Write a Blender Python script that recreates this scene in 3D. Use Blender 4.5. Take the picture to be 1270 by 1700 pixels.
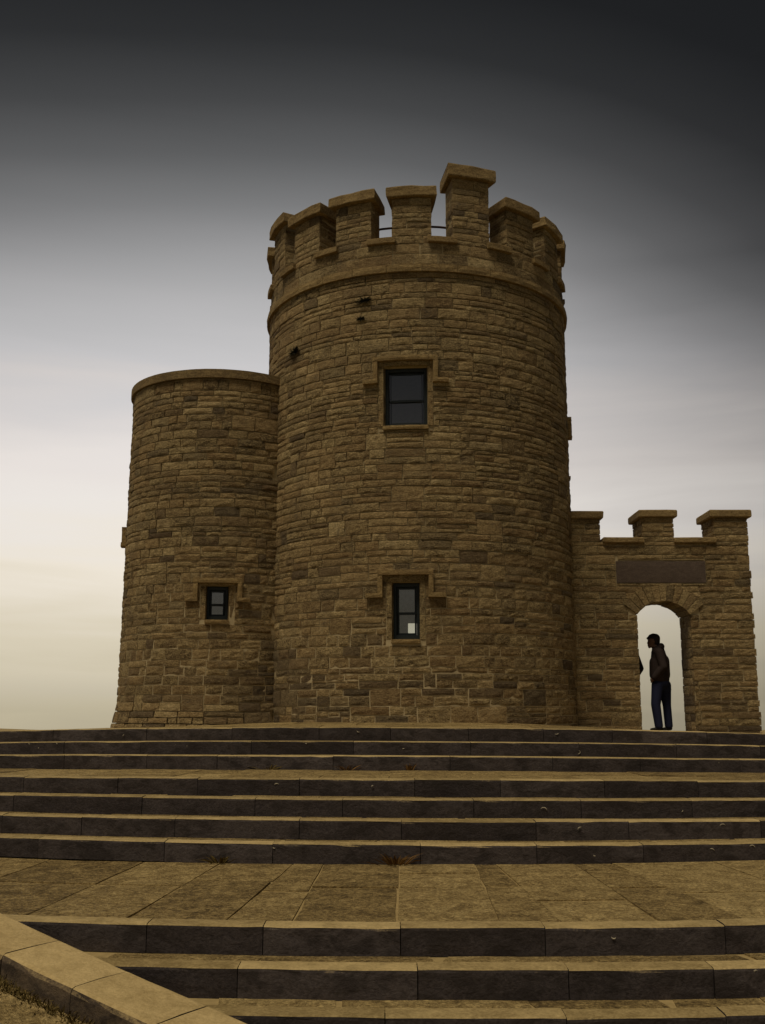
import bpy, math, random
import numpy as np
from mathutils import Vector, Matrix, noise

for o in list(bpy.data.objects):
    bpy.data.objects.remove(o)
SC = bpy.context.scene
COL = SC.collection
R_ = math.radians

# ------------------------------------------------------------------ camera, sky, sun, exposure
F_PX, H_ROW = 1700.0, 1175.0           # focal length and eye level measured on the 1270x1700 photograph
PITCH = math.atan((H_ROW - 850) / F_PX)
cam = bpy.data.cameras.new('camera')
cam.sensor_fit = 'VERTICAL'
cam.sensor_height = 36.0
cam.lens = 36.0 * F_PX / 1700.0
cam.clip_start, cam.clip_end = 0.1, 60000
camo = bpy.data.objects.new('camera', cam)
COL.objects.link(camo)
camo.location = (0, 0, 0)
camo.rotation_euler = (math.pi / 2 + PITCH, 0, 0)
SC.camera = camo

SUN_EL, SUN_AZ = R_(66), R_(212)       # azimuth clockwise from +Y: behind the viewer's left shoulder
world = bpy.data.worlds.new('World')
SC.world = world
world.use_nodes = True
wn, wl = world.node_tree.nodes, world.node_tree.links
wn.clear()


def wmath(op, a, b=None, clamp=False):
    n = wn.new('ShaderNodeMath')
    n.operation = op
    n.use_clamp = clamp
    for i, v in enumerate((a, b)):
        if v is None:
            continue
        if isinstance(v, (int, float)):
            n.inputs[i].default_value = v
        else:
            wl.new(v, n.inputs[i])
    return n.outputs[0]


def ramp_node(nodes, links, fac, stops, interp='LINEAR'):
    n = nodes.new('ShaderNodeValToRGB')
    n.color_ramp.interpolation = interp
    e = n.color_ramp.elements
    while len(e) < len(stops):
        e.new(0.5)
    for k, (p, c) in zip(e, stops):
        k.position = p
        k.color = (c[0], c[1], c[2], 1) if not isinstance(c, (int, float)) else (c, c, c, 1)
    if fac is not None:
        links.new(fac, n.inputs[0])
    return n.outputs[0]


tc = wn.new('ShaderNodeTexCoord')
nrm = wn.new('ShaderNodeVectorMath')
nrm.operation = 'NORMALIZE'
wl.new(tc.outputs['Generated'], nrm.inputs[0])
sep = wn.new('ShaderNodeSeparateXYZ')
wl.new(nrm.outputs[0], sep.inputs[0])
el = wmath('MULTIPLY', wmath('ARCSINE', sep.outputs[2]), 180 / math.pi)
az = wmath('MULTIPLY', wmath('ARCTAN2', sep.outputs[0], sep.outputs[1]), 180 / math.pi)
# streaky overcast: noise stretched along the horizon
mp = wn.new('ShaderNodeMapping')
mp.inputs['Scale'].default_value = (1.6, 1.6, 15)
wl.new(nrm.outputs[0], mp.inputs[0])
nz = wn.new('ShaderNodeTexNoise')
nz.inputs['Scale'].default_value = 1.7
nz.inputs['Detail'].default_value = 5
nz.inputs['Roughness'].default_value = 0.5
nz.inputs['Distortion'].default_value = 0.4
wl.new(mp.outputs[0], nz.inputs['Vector'])
streak = wmath('SUBTRACT', nz.outputs['Fac'], 0.5)
# the low sun is hidden behind thick cloud: a broad glow that dies away with angle
cen = wmath('ADD', az, wmath('ADD', 4.0, wmath('MULTIPLY', wmath('MINIMUM', wmath('MAXIMUM', wmath('SUBTRACT', 25.0, el), 0.0), 22.0), 0.42)))
wid = wmath('MINIMUM', wmath('MAXIMUM', wmath('SUBTRACT', 2.3, wmath('MULTIPLY', wmath('SUBTRACT', el, 8.0), 0.060)), 1.36), 2.3)
left = wmath('MULTIPLY', wmath('LESS_THAN', cen, 0.0), 0.5)
da = wmath('DIVIDE', cen, wmath('MULTIPLY', wid, wmath('ADD', 1.0, left)))
de = wmath('SUBTRACT', el, 7.0)
dd = wmath('SQRT', wmath('ADD', wmath('MULTIPLY', da, da), wmath('MULTIPLY', de, de)))
low = wmath('MINIMUM', wmath('MAXIMUM', wmath('SUBTRACT', 1.0, wmath('DIVIDE', el, 24.0)), 0.05), 1.0)
dd = wmath('MAXIMUM', wmath('ADD', dd, wmath('MULTIPLY', streak, wmath('MULTIPLY', low, 12.0))), 0.0)
glow = ramp_node(wn, wl, wmath('DIVIDE', dd, 50.0, True),
                 [(0.0, .82), (.14, .77), (.22, .61), (.30, .46), (.36, .325), (.41, .20), (.46, .112), (.51, .060),
                  (.57, .027), (.64, .0135), (.80, .008), (1, .008)], 'EASE' if False else 'LINEAR')
hor = wmath('MULTIPLY', wmath('POWER', 2.718, wmath('MULTIPLY', wmath('MULTIPLY', el, el), -1 / 260.0)), 0.30)  # horizon ring added as ambient fill to lift the front walls
lum = wmath('MAXIMUM', glow, hor)
tint = ramp_node(wn, wl, wmath('DIVIDE', wmath('ADD', wmath('ADD', el, wmath('MULTIPLY', streak, 8.0)), 5.0), 40.0, True),
                 [(0, (.60, .525, .36)), (.13, (.68, .60, .425)), (.22, (.87, .78, .60)), (.30, (1.05, .96, .82)),
                  (.37, (1.06, 1.0, .94)), (.45, (1.05, .98, .93)), (.53, (1.04, .985, .96)), (.60, (1.01, .99, 1.0)), (1, (.98, 1.0, 1.01))])
mulc = wn.new('ShaderNodeVectorMath')
mulc.operation = 'MULTIPLY'
wl.new(tint, mulc.inputs[0])
wl.new(lum, mulc.inputs[1])
sky = wn.new('ShaderNodeTexSky')
sky.sky_type = 'NISHITA'
sky.sun_disc = False
sky.sun_elevation = SUN_EL
sky.sun_rotation = SUN_AZ
bg1 = wn.new('ShaderNodeBackground')
wl.new(sky.outputs[0], bg1.inputs[0])
bg1.inputs[1].default_value = 0.05
bg2 = wn.new('ShaderNodeBackground')
wl.new(mulc.outputs[0], bg2.inputs[0])
bg2.inputs[1].default_value = 0.735
mixw = wn.new('ShaderNodeMixShader')
mixw.inputs[0].default_value = 0.985   # cloud cover over the clear sky
wl.new(bg1.outputs[0], mixw.inputs[1])
wl.new(bg2.outputs[0], mixw.inputs[2])
wo = wn.new('ShaderNodeOutputWorld')
wl.new(mixw.outputs[0], wo.inputs[0])

sun = bpy.data.lights.new('sun', 'SUN')
sun.energy = 1.5
sun.angle = R_(24)
sun.color = (1.0, 0.88, 0.66)
suno = bpy.data.objects.new('sun', sun)
COL.objects.link(suno)
sd = Vector((math.cos(SUN_EL) * math.sin(SUN_AZ), math.cos(SUN_EL) * math.cos(SUN_AZ), math.sin(SUN_EL)))
suno.rotation_euler = sd.to_track_quat('Z', 'Y').to_euler()
suno.location = sd * 40

SC.view_settings.view_transform = 'Standard'
SC.view_settings.look = 'None'
SC.view_settings.gamma = 1
SC.view_settings.exposure = 0.45
SC.view_settings.use_curve_mapping = False

# ------------------------------------------------------------------ helpers
rng = random.Random(7)


def N3(x, y, z):
    return noise.noise((x, y, z))


def tag(o, label=None, cat=None, group=None, kind=None):
    if label:
        o['label'] = label
    if cat:
        o['category'] = cat
    if group:
        o['group'] = group
    if kind:
        o['kind'] = kind
    return o


def empty(name, loc=(0, 0, 0), parent=None):
    o = bpy.data.objects.new(name, None)
    o.empty_display_size = 0.2
    COL.objects.link(o)
    o.location = loc
    if parent:
        o.parent = parent
    return o


class MB:
    """collects faces; tone = (lightness, hue, darkness) per face"""

    def __init__(s):
        s.v, s.f, s.t = [], [], []

    def add(s, vs, fs, tone=(.5, .5, 0)):
        b = len(s.v)
        s.v.extend(vs)
        for f in fs:
            s.f.append(tuple(b + i for i in f))
            s.t.append(tone)

    def merge(s, o):
        b = len(s.v)
        s.v.extend(o.v)
        s.f.extend(tuple(b + i for i in f) for f in o.f)
        s.t.extend(o.t)

    def build(s, name, mat, parent=None, smooth=False, origin=None):
        me = bpy.data.meshes.new(name)
        vs = s.v
        if origin is not None:
            vs = [(a - origin[0], b - origin[1], c - origin[2]) for a, b, c in vs]
        me.from_pydata([tuple(p) for p in vs], [], s.f)
        at = me.attributes.new('tone', 'FLOAT_COLOR', 'FACE')
        at.data.foreach_set('color', [x for t in s.t for x in (t[0], t[1], t[2], 1)])
        if smooth:
            me.polygons.foreach_set('use_smooth', [True] * len(me.polygons))
        me.materials.append(mat)
        me.update()
        o = bpy.data.objects.new(name, me)
        COL.objects.link(o)
        if parent:
            o.parent = parent
        if origin is not None:
            o.location = origin
        return o


BOXF = [(0, 3, 2, 1), (4, 5, 6, 7), (0, 1, 5, 4), (1, 2, 6, 5), (2, 3, 7, 6), (3, 0, 4, 7)]


def grid_block(M, u0, u1, v0, v1, w0, w1, nu=2, nv=2, rough=0.0, cham=0.0, jit=0.0, seed=0.0, back=True, sides=True):
    """a block in mapped coordinates: front face at w1 subdivided and roughened, sides back to w0"""
    vs, fs = [], []
    for j in range(nv + 1):
        for i in range(nu + 1):
            a, b = i / nu, j / nv
            u, v = u0 + (u1 - u0) * a, v0 + (v1 - v0) * b
            edge = i in (0, nu) or j in (0, nv)
            n1 = N3(u * 5.1 + seed, v * 6.3 + seed * 1.7, seed)
            n2 = N3(u * 19 + seed, v * 26 - seed, seed * 2.1)
            w = w1 + rough * (n1 * 1.1 + n2 * .8)
            if edge:
                w = min(w, w1 + rough * .25) - cham
                if jit:
                    uj = jit * N3(u * 9 + 31, v * 9 + seed, seed)
                    vj = jit * N3(u * 9, v * 9 + 57, seed + 5)
                    u += uj - (jit * .5 if i == nu else -jit * .5 if i == 0 else 0)
                    v += vj - (jit * .5 if j == nv else -jit * .5 if j == 0 else 0)
            else:
                w += rough * .45
            vs.append((u, v, w))
    W = nu + 1
    for j in range(nv):
        for i in range(nu):
            fs.append((j * W + i, j * W + i + 1, (j + 1) * W + i + 1, (j + 1) * W + i))
    ring = [i for i in range(nu + 1)] + [j * W + nu for j in range(1, nv + 1)] + \
           [nv * W + i for i in range(nu - 1, -1, -1)] + [j * W for j in range(nv - 1, 0, -1)]
    if sides:
        b = len(vs)
        for k in ring:
            vs.append((vs[k][0], vs[k][1], w0))
        n = len(ring)
        for k in range(n):
            fs.append((ring[k], b + k, b + (k + 1) % n, ring[(k + 1) % n]))
        if back:
            fs.append(tuple(b + k for k in range(n - 1, -1, -1)))
    return [M(*p) for p in vs], fs


def cyl_map(C, r, th0=0.0):
    """u metres along the wall at radius r, v height, w outwards"""
    def M(u, v, w):
        a = th0 + u / r
        q = r + w
        return (C[0] + q * math.sin(a), C[1] - q * math.cos(a), v)
    return M


def flat_map(o, ud, vd, nd):
    o, ud, vd, nd = Vector(o), Vector(ud), Vector(vd), Vector(nd)
    def M(u, v, w):
        p = o + ud * u + vd * v + nd * w
        return (p.x, p.y, p.z)
    return M


def project(p):
    c, s = math.cos(PITCH), math.sin(PITCH)
    fw = p[1] * c + p[2] * s
    up = -p[1] * s + p[2] * c
    if fw < .1:
        return None
    return 635 + F_PX * p[0] / fw, 850 - F_PX * up / fw


def layout(u0, u1, v0, v1, rg, hmin=.088, hmax=.20, lmin=.19, lmax=.66, pdouble=.42, ends=False):
    """squared rubble brought to courses, with jumpers that span two thin courses"""
    out = []
    v = v0
    while v < v1 - .02:
        dbl = rg.random() < pdouble
        h = rg.uniform(hmin * 1.9, hmax * 1.5) if dbl else rg.uniform(hmin, hmax)
        if v + h > v1 - hmin * .7:
            h = v1 - v
        u = u0
        cur = u0 - (0 if ends else rg.uniform(0, lmax * .6))
        while cur < u1 - .01:
            if dbl and h > hmin * 1.5 and rg.random() < .72:
                L = rg.uniform(lmax * .6, lmax * 1.7)
                e = cur + L
                if e > u1 - lmin * .8:
                    e = u1
                k = 2 if (h < hmin * 2.6 or rg.random() < .7) else 3
                cuts = [0] + sorted(min(max((i + 1) / k + rg.uniform(-.1, .1), .2), .8) for i in range(k - 1)) + [1]
                for q in range(k):
                    c2 = cur
                    while c2 < e - .01:
                        l2 = rg.uniform(lmin * 1.0, lmax)
                        e2 = c2 + l2
                        if e2 > e - lmin * .75:
                            e2 = e
                        out.append((max(c2, u0), e2, v + h * cuts[q], v + h * cuts[q + 1]))
                        c2 = e2
                cur = e
            else:
                L = rg.uniform(lmin, lmax) * (1.0 if h < .16 else .85)
                e = cur + L
                if e > u1 - lmin * .7:
                    e = u1
                out.append((max(cur, u0), e, v, v + h))
                cur = e
        v += h
    return [r for r in out if r[1] - r[0] > .03]


def clip(rects, op):
    """cut a rectangular opening (a0, a1, b0, b1) out of a list of stones"""
    a0, a1, b0, b1 = op
    out = []
    for (u0, u1, v0, v1) in rects:
        if u1 <= a0 or u0 >= a1 or v1 <= b0 or v0 >= b1:
            out.append((u0, u1, v0, v1))
            continue
        if u0 < a0:
            out.append((u0, a0, v0, v1))
        if u1 > a1:
            out.append((a1, u1, v0, v1))
        m0, m1 = max(u0, a0), min(u1, a1)
        if v0 < b0:
            out.append((m0, m1, v0, b0))
        if v1 > b1:
            out.append((m0, m1, b1, v1))
    return [r for r in out if r[1] - r[0] > .035 and r[3] - r[2] > .025]


def tone_for(rg, z, damp=0.0):
    p = .24 if z < .75 else .10 if z < 1.6 else .035
    p = max(p, damp)
    dark = rg.uniform(.4, .85) if rg.random() < p else (rg.uniform(.15, .4) if rg.random() < .15 else 0)
    return (min(max(rg.gauss(.5, .17), 0), 1), rg.random(), dark)


def stone(M, r, rg, z, wave=None, lift=0.0, rough=.022, damp=0.0):
    u0, u1, v0, v1 = r
    g = rg.uniform(.002, .006) if z < 2.3 else rg.uniform(.001, .004)
    L, h = u1 - u0, v1 - v0
    nu = max(3, min(8, round(L / .085)))
    nv = max(3, min(5, round(h / .042)))
    sd_ = rg.uniform(0, 90)
    mm = M
    if wave:
        def mm(u, v, w):
            return M(u, v + wave(u, v), w)
    mb = MB()
    vs, fs = grid_block(mm, u0 + g, u1 - g, v0 + g, v1 - g, -.07, lift + rg.uniform(-.006, .007), nu, nv,
                        rough=rough * .42 * min(1, h / .12), cham=rg.uniform(.000, .005), jit=.010, seed=sd_, back=False)
    mb.add(vs, fs, tone_for(rg, z, damp))
    c = M((u0 + u1) / 2, (v0 + v1) / 2, 0)
    q = M((u0 + u1) / 2, (v0 + v1) / 2, 1)
    n = (q[0] - c[0], q[1] - c[1], q[2] - c[2])
    d2 = c[0] ** 2 + c[1] ** 2 + c[2] ** 2
    facing = -(n[0] * c[0] + n[1] * c[1] + n[2] * c[2]) / math.sqrt(d2)
    pp = project(c)
    score = L * h * facing / d2 if facing > .03 and pp and -20 < pp[0] < 1290 and -20 < pp[1] < 1720 else -1
    return score, mb


def place_stones(lst, parent, mat, limit=300, name='stone', rest='rubble_stones'):
    lst.sort(key=lambda s: -s[0])
    bulk = MB()
    for k, (sc, mb) in enumerate(lst):
        if k < limit and sc > 0:
            mb.build(name, mat, parent)
        else:
            bulk.merge(mb)
    if bulk.f:
        tag(bulk.build(rest, mat, parent), kind='stuff')


# ------------------------------------------------------------------ materials
def new_mat(name):
    m = bpy.data.materials.new(name)
    m.use_nodes = True
    nt = m.node_tree
    nt.nodes.clear()
    out = nt.nodes.new('ShaderNodeOutputMaterial')
    b = nt.nodes.new('ShaderNodeBsdfPrincipled')
    nt.links.new(b.outputs[0], out.inputs[0])
    return m, nt.nodes, nt.links, b


def tex_noise(n, l, scale, detail=4, rough=.55, vec=None, stretch=None, dist=0):
    t = n.new('ShaderNodeTexNoise')
    t.inputs['Scale'].default_value = scale
    t.inputs['Detail'].default_value = detail
    t.inputs['Roughness'].default_value = rough
    t.inputs['Distortion'].default_value = dist
    if vec is not None:
        if stretch:
            m = n.new('ShaderNodeMapping')
            m.inputs['Scale'].default_value = stretch
            l.new(vec, m.inputs[0])
            vec = m.outputs[0]
        l.new(vec, t.inputs['Vector'])
    return t.outputs['Fac']


def mixc(n, l, fac, a, b, mode='MIX'):
    m = n.new('ShaderNodeMix')
    m.data_type = 'RGBA'
    m.blend_type = mode
    for i, v in ((0, fac), (6, a), (7, b)):
        if isinstance(v, (int, float)):
            m.inputs[i].default_value = v if i == 0 else (v, v, v, 1)
        elif isinstance(v, tuple):
            m.inputs[i].default_value = (*v, 1)
        else:
            l.new(v, m.inputs[i])
    return m.outputs[2]


def mth(n, l, op, a, b=None, clamp=False):
    m = n.new('ShaderNodeMath')
    m.operation = op
    m.use_clamp = clamp
    for i, v in enumerate((a, b)):
        if v is None:
            continue
        if isinstance(v, (int, float)):
            m.inputs[i].default_value = v
        else:
            l.new(v, m.inputs[i])
    return m.outputs[0]


def bump(n, l, height, strength, dist, bsdf, prev=None):
    b = n.new('ShaderNodeBump')
    b.inputs['Strength'].default_value = strength
    b.inputs['Distance'].default_value = dist
    l.new(height, b.inputs['Height'])
    if prev is not None:
        l.new(prev, b.inputs['Normal'])
    if bsdf is not None:
        l.new(b.outputs[0], bsdf.inputs['Normal'])
    return b.outputs[0]


def stone_mat(name, lo, mid, hi, dark, warm, bump_s=.8, stain=.5, lichen=.0, spec=.25):
    m, n, l, b = new_mat(name)
    pos = n.new('ShaderNodeNewGeometry').outputs['Position']
    at = n.new('ShaderNodeAttribute')
    at.attribute_name = 'tone'
    sp = n.new('ShaderNodeSeparateColor')
    l.new(at.outputs['Color'], sp.inputs[0])
    n_big = tex_noise(n, l, 2.3, 4, .6, pos)
    n_mid = tex_noise(n, l, 9, 5, .65, pos, (1, 1, 2.2), .6)
    n_fin = tex_noise(n, l, 34, 6, .75, pos, (1, 1, 1.7))
    k = mth(n, l, 'ADD', mth(n, l, 'MULTIPLY', sp.outputs[0], .62), mth(n, l, 'MULTIPLY', mth(n, l, 'SUBTRACT', n_mid, .5), 1.7))
    k = mth(n, l, 'ADD', k, mth(n, l, 'MULTIPLY', mth(n, l, 'SUBTRACT', n_fin, .46), 2.6), True)
    c = ramp_node(n, l, k, [(0, lo), (.45, mid), (1, hi)])
    c = mixc(n, l, mth(n, l, 'MULTIPLY', sp.outputs[1], .38), c, warm)
    c = mixc(n, l, mth(n, l, 'MULTIPLY', sp.outputs[2], .82), c, dark)
    st = ramp_node(n, l, n_big, [(.50, 0), (.70, 1)])
    st2 = ramp_node(n, l, n_mid, [(.45, 0), (.62, 1)])
    c = mixc(n, l, mth(n, l, 'MULTIPLY', mth(n, l, 'MULTIPLY', st, st2), stain), c, dark)
    pit = ramp_node(n, l, tex_noise(n, l, 21, 5, .7, pos, (1, 1, 2.6), .8), [(.30, 1), (.40, 0)])
    c = mixc(n, l, mth(n, l, 'MULTIPLY', pit, .6), c, dark)
    if lichen:
        lk = ramp_node(n, l, tex_noise(n, l, 22, 6, .7, pos), [(.60, 0), (.68, 1)])
        c = mixc(n, l, mth(n, l, 'MULTIPLY', lk, lichen), c, (.36, .31, .18))
    l.new(c, b.inputs['Base Color'])
    b.inputs['Roughness'].default_value = .88
    b.inputs['Specular IOR Level'].default_value = spec
    h = mth(n, l, 'ADD', mth(n, l, 'MULTIPLY', tex_noise(n, l, 26, 8, .75, pos, (1, 1, 2.4), .5), 1.0), mth(n, l, 'MULTIPLY', n_fin, .35))
    bump(n, l, h, bump_s, .08, b)
    return m


MAT_WALL = stone_mat('rock_faced_stone', (.12, .083, .040), (.43, .315, .150), (.80, .615, .32), (.058, .043, .035), (.42, .25, .105), 1.0, .7, .25)
MAT_DRESSED = stone_mat('dressed_stone', (.15, .10, .042), (.31, .215, .092), (.47, .34, .155), (.05, .038, .028), (.24, .14, .06), .55, .5, .2)
MAT_PLAQUE = stone_mat('plaque_stone', (.075, .053, .042), (.105, .077, .061), (.15, .112, .088), (.04, .03, .025), (.09, .062, .05), .3, .4)
MAT_VOUS = stone_mat('voussoir_stone', (.10, .066, .032), (.19, .13, .065), (.29, .21, .11), (.05, .038, .028), (.22, .14, .07), .7, .5, .2)


def simple_mat(name, col, rough=.7, var=.25, scale=30, spec=.3, metallic=0, bs=.2):
    m, n, l, b = new_mat(name)
    pos = n.new('ShaderNodeNewGeometry').outputs['Position']
    f = tex_noise(n, l, scale, 5, .6, pos)
    c = mixc(n, l, f, tuple(x * (1 - var) for x in col), tuple(min(1, x * (1 + var)) for x in col))
    l.new(c, b.inputs['Base Color'])
    b.inputs['Roughness'].default_value = rough
    b.inputs['Specular IOR Level'].default_value = spec
    b.inputs['Metallic'].default_value = metallic
    if bs:
        bump(n, l, f, bs, .01, b)
    return m


MAT_MORTAR = simple_mat('lime_mortar', (.46, .37, .22), .95, .35, 16, .1, 0, .6)
MAT_BED = simple_mat('sandy_joint_bed', (.34, .25, .115), .95, .45, 14, .1, 0, .6)
MAT_FRAME = simple_mat('dark_green_paint', (.010, .016, .018), .45, .3, 20, .4)
MAT_IRON = simple_mat('rusty_iron', (.06, .03, .02), .7, .4, 40, .4, .5)
MAT_INSIDE = simple_mat('bare_interior', (.05, .045, .04), .9, .2, 6, .1)
MAT_FOSSIL = simple_mat('pale_fossil_trail', (.42, .37, .28), .9, .25, 50, .1)

m, n, l, b = new_mat('window_glass')
gl = n.new('ShaderNodeBsdfGlossy')
gl.inputs['Roughness'].default_value = .04
tr = n.new('ShaderNodeBsdfTransparent')
tr.inputs[0].default_value = (.80, .82, .80, 1)
fr = n.new('ShaderNodeFresnel')
fr.inputs[0].default_value = 1.52
ms = n.new('ShaderNodeMixShader')
l.new(mth(n, l, 'MULTIPLY', fr.outputs[0], 3.4, True), ms.inputs[0])
l.new(tr.outputs[0], ms.inputs[1])
l.new(gl.outputs[0], ms.inputs[2])
l.new(ms.outputs[0], n['Material Output'].inputs[0])
MAT_GLASS = m


def step_mat(name, top_lo, top_hi, side_lo, side_hi):
    """dark bedded limestone, ochre on worn tops; lit-top, shaded-riser contrast painted in by normal"""
    m, n, l, b = new_mat(name)
    geo = n.new('ShaderNodeNewGeometry')
    pos = geo.outputs['Position']
    at = n.new('ShaderNodeAttribute')
    at.attribute_name = 'tone'
    sp = n.new('ShaderNodeSeparateColor')
    l.new(at.outputs['Color'], sp.inputs[0])
    n1 = tex_noise(n, l, 7, 6, .62, pos, (1, 1, 1.6), .4)
    n2 = tex_noise(n, l, 46, 5, .7, pos)
    n3 = tex_noise(n, l, 3.1, 4, .55, pos)
    k = mth(n, l, 'ADD', mth(n, l, 'MULTIPLY', sp.outputs[0], .75), mth(n, l, 'MULTIPLY', mth(n, l, 'SUBTRACT', n1, .53), 1.7))
    k = mth(n, l, 'ADD', k, mth(n, l, 'MULTIPLY', mth(n, l, 'SUBTRACT', n2, .42), 1.8), True)
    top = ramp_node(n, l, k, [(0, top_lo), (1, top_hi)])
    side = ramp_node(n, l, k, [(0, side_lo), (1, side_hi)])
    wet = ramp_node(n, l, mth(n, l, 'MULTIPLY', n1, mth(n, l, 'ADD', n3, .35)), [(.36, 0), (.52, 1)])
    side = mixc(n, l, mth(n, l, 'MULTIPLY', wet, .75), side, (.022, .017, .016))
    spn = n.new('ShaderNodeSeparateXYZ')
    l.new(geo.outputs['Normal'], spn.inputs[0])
    up = ramp_node(n, l, mth(n, l, 'ADD', spn.outputs[2], mth(n, l, 'MULTIPLY', mth(n, l, 'SUBTRACT', n2, .5), .5)), [(.35, 0), (.7, 1)])  # upward-face mask: paints lit treads and shaded risers into the base colour
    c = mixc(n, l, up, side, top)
    l.new(c, b.inputs['Base Color'])
    b.inputs['Roughness'].default_value = .82
    b.inputs['Specular IOR Level'].default_value = .22
    h = mth(n, l, 'ADD', n1, mth(n, l, 'MULTIPLY', n2, .5))
    bump(n, l, h, .5, .025, b)
    return m


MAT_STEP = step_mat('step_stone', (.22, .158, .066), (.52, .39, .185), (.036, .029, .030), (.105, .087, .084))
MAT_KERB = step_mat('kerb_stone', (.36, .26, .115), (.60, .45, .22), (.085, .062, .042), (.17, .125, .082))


def flag_mat():
    m, n, l, b = new_mat('flagstone')
    pos = n.new('ShaderNodeNewGeometry').outputs['Position']
    at = n.new('ShaderNodeAttribute')
    at.attribute_name = 'tone'
    sp = n.new('ShaderNodeSeparateColor')
    l.new(at.outputs['Color'], sp.inputs[0])
    n1 = tex_noise(n, l, 5, 6, .6, pos, None, 1.0)
    n2 = tex_noise(n, l, 38, 6, .72, pos)
    n3 = tex_noise(n, l, 9, 8, .7, pos, (1.2, 1, 1), 2.2)
    k = mth(n, l, 'ADD', mth(n, l, 'MULTIPLY', mth(n, l, 'ADD', sp.outputs[0], .25), .58), mth(n, l, 'MULTIPLY', mth(n, l, 'SUBTRACT', n1, .5), 1.5))
    k = mth(n, l, 'ADD', k, mth(n, l, 'MULTIPLY', mth(n, l, 'SUBTRACT', n2, .47), 2.6), True)
    c = ramp_node(n, l, k, [(0, (.12, .080, .032)), (.5, (.37, .26, .105)), (1, (.66, .49, .22))])
    crack = ramp_node(n, l, n3, [(.47, 0), (.495, 1), (.505, 1), (.53, 0)])
    c = mixc(n, l, mth(n, l, 'MULTIPLY', crack, .6), c, (.05, .032, .014))
    pale = ramp_node(n, l, tex_noise(n, l, 30, 7, .75, pos), [(.62, 0), (.68, 1)])
    c = mixc(n, l, mth(n, l, 'MULTIPLY', pale, .35), c, (.42, .32, .16))
    l.new(c, b.inputs['Base Color'])
    b.inputs['Roughness'].default_value = .85
    b.inputs['Specular IOR Level'].default_value = .2
    h = mth(n, l, 'ADD', mth(n, l, 'MULTIPLY', n3, 1.2), mth(n, l, 'MULTIPLY', n2, .5))
    bump(n, l, h, .9, .05, b)
    return m


MAT_FLAG = flag_mat()


def leaf_mat(name, a, bcol):
    m, n, l, b = new_mat(name)
    pos = n.new('ShaderNodeNewGeometry').outputs['Position']
    f = tex_noise(n, l, 26, 3, .6, pos)
    l.new(mixc(n, l, f, a, bcol), b.inputs['Base Color'])
    b.inputs['Roughness'].default_value = .8
    b.inputs['Specular IOR Level'].default_value = .2
    return m


MAT_WEED = leaf_mat('dry_weed', (.055, .05, .012), (.16, .10, .03))
MAT_RUST = leaf_mat('brown_dead_weed', (.12, .06, .015), (.20, .11, .03))
MAT_FERN = leaf_mat('dark_wall_fern', (.016, .016, .007), (.04, .034, .014))
MAT_GRASS = simple_mat('rough_grass', (.075, .07, .022), .95, .5, 3, .1, 0, .8)
MAT_SEA = simple_mat('hazy_sea', (.20, .20, .18), .4, .1, .01, .4, 0, 0)

# ------------------------------------------------------------------ ground, sea
STEP_D = [13.23, 12.87, 12.50, 10.91, 10.55, 10.19, 9.82, 7.05, 6.69, 6.32, 5.96, 5.60]
STEP_Z = [-.245, -.405, -.564, -.724, -.894, -1.064, -1.234, -1.404, -1.574, -1.744, -1.914, -2.084]
STEP_C = [-.0028, -.0022, -.0018, -.0015, -.0008, -.0004, 0, 0, 0, 0, 0, 0]
STEP_L = [-.003, -.0035, -.004, -.003, -.003, -.003, -.002, .003, .003, .003, .003, .003]
XC, XR = .8, 20.0


def step_y(i, x):
    return STEP_D[i] + ((x - XC) ** 2 - XC ** 2) / (2 * XR)


def step_z(i, x):
    q = max(-7.5, min(7.5, x))
    return STEP_Z[i] + STEP_L[i] * q + STEP_C[i] * q * q


def plat_z(x, y):
    """the terrace round the tower: level in the middle, falling away gently to both sides"""
    g = .0075 - (.0019 if x > .7 else .0011) * min((x - .7) ** 2, 16)
    if x < -4.3:
        g -= .022 * min(1, (-4.3 - x) / .7)
    return step_z(0, x) + g * max(0, min(y, 22) - step_y(0, x))


mb = MB()
xs = [-9000, -3000, -400, -120, -60, -40, -30, -24, -18, -14, -10, -6, -3, 0, 3, 6, 10, 14, 18, 24, 30, 40, 60, 120, 400, 3000, 9000]
ys = [-9000, -3000, -400, -120, -60, -30, -15, -8, -4, -1, 2, 4.5, 7, 9, 11, 13, 16, 20, 24, 27, 30, 34, 40, 60, 120, 400, 3000, 9000]


def terrain_z(x, y):
    d = math.hypot(x * .8, y - 6)
    z = -2.32 + .05 * N3(x * .3, y * .3, 2)
    if y > 4.5 and abs(x) > 0:
        z += 0
    if d > 26:
        z -= (d - 26) * .35 + ((d - 26) * .08) ** 2
    return max(z, -225)


for y in ys:
    for x in xs:
        mb.v.append((x, y, terrain_z(x, y)))
W = len(xs)
for j in range(len(ys) - 1):
    for i in range(W - 1):
        mb.f.append((j * W + i, j * W + i + 1, (j + 1) * W + i + 1, (j + 1) * W + i))
        mb.t.append((.5, .5, 0))
tag(mb.build('ground', MAT_GRASS, None, True), 'rough grassy headland falling away behind the tower', 'ground', None, 'structure')
mb = MB()
mb.add([(9800 * math.cos(a * math.pi / 24), 9800 * math.sin(a * math.pi / 24), -215) for a in range(48)], [tuple(range(48))])
tag(mb.build('sea', MAT_SEA), 'distant pale sea far below the headland', 'sea', None, 'structure')

# ------------------------------------------------------------------ terrace and steps
KW = .16          # depth of the kerb-like step stones on top
XMIN, XMAX = -11.5, 11.5
steps = MB()
NX = 70


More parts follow.
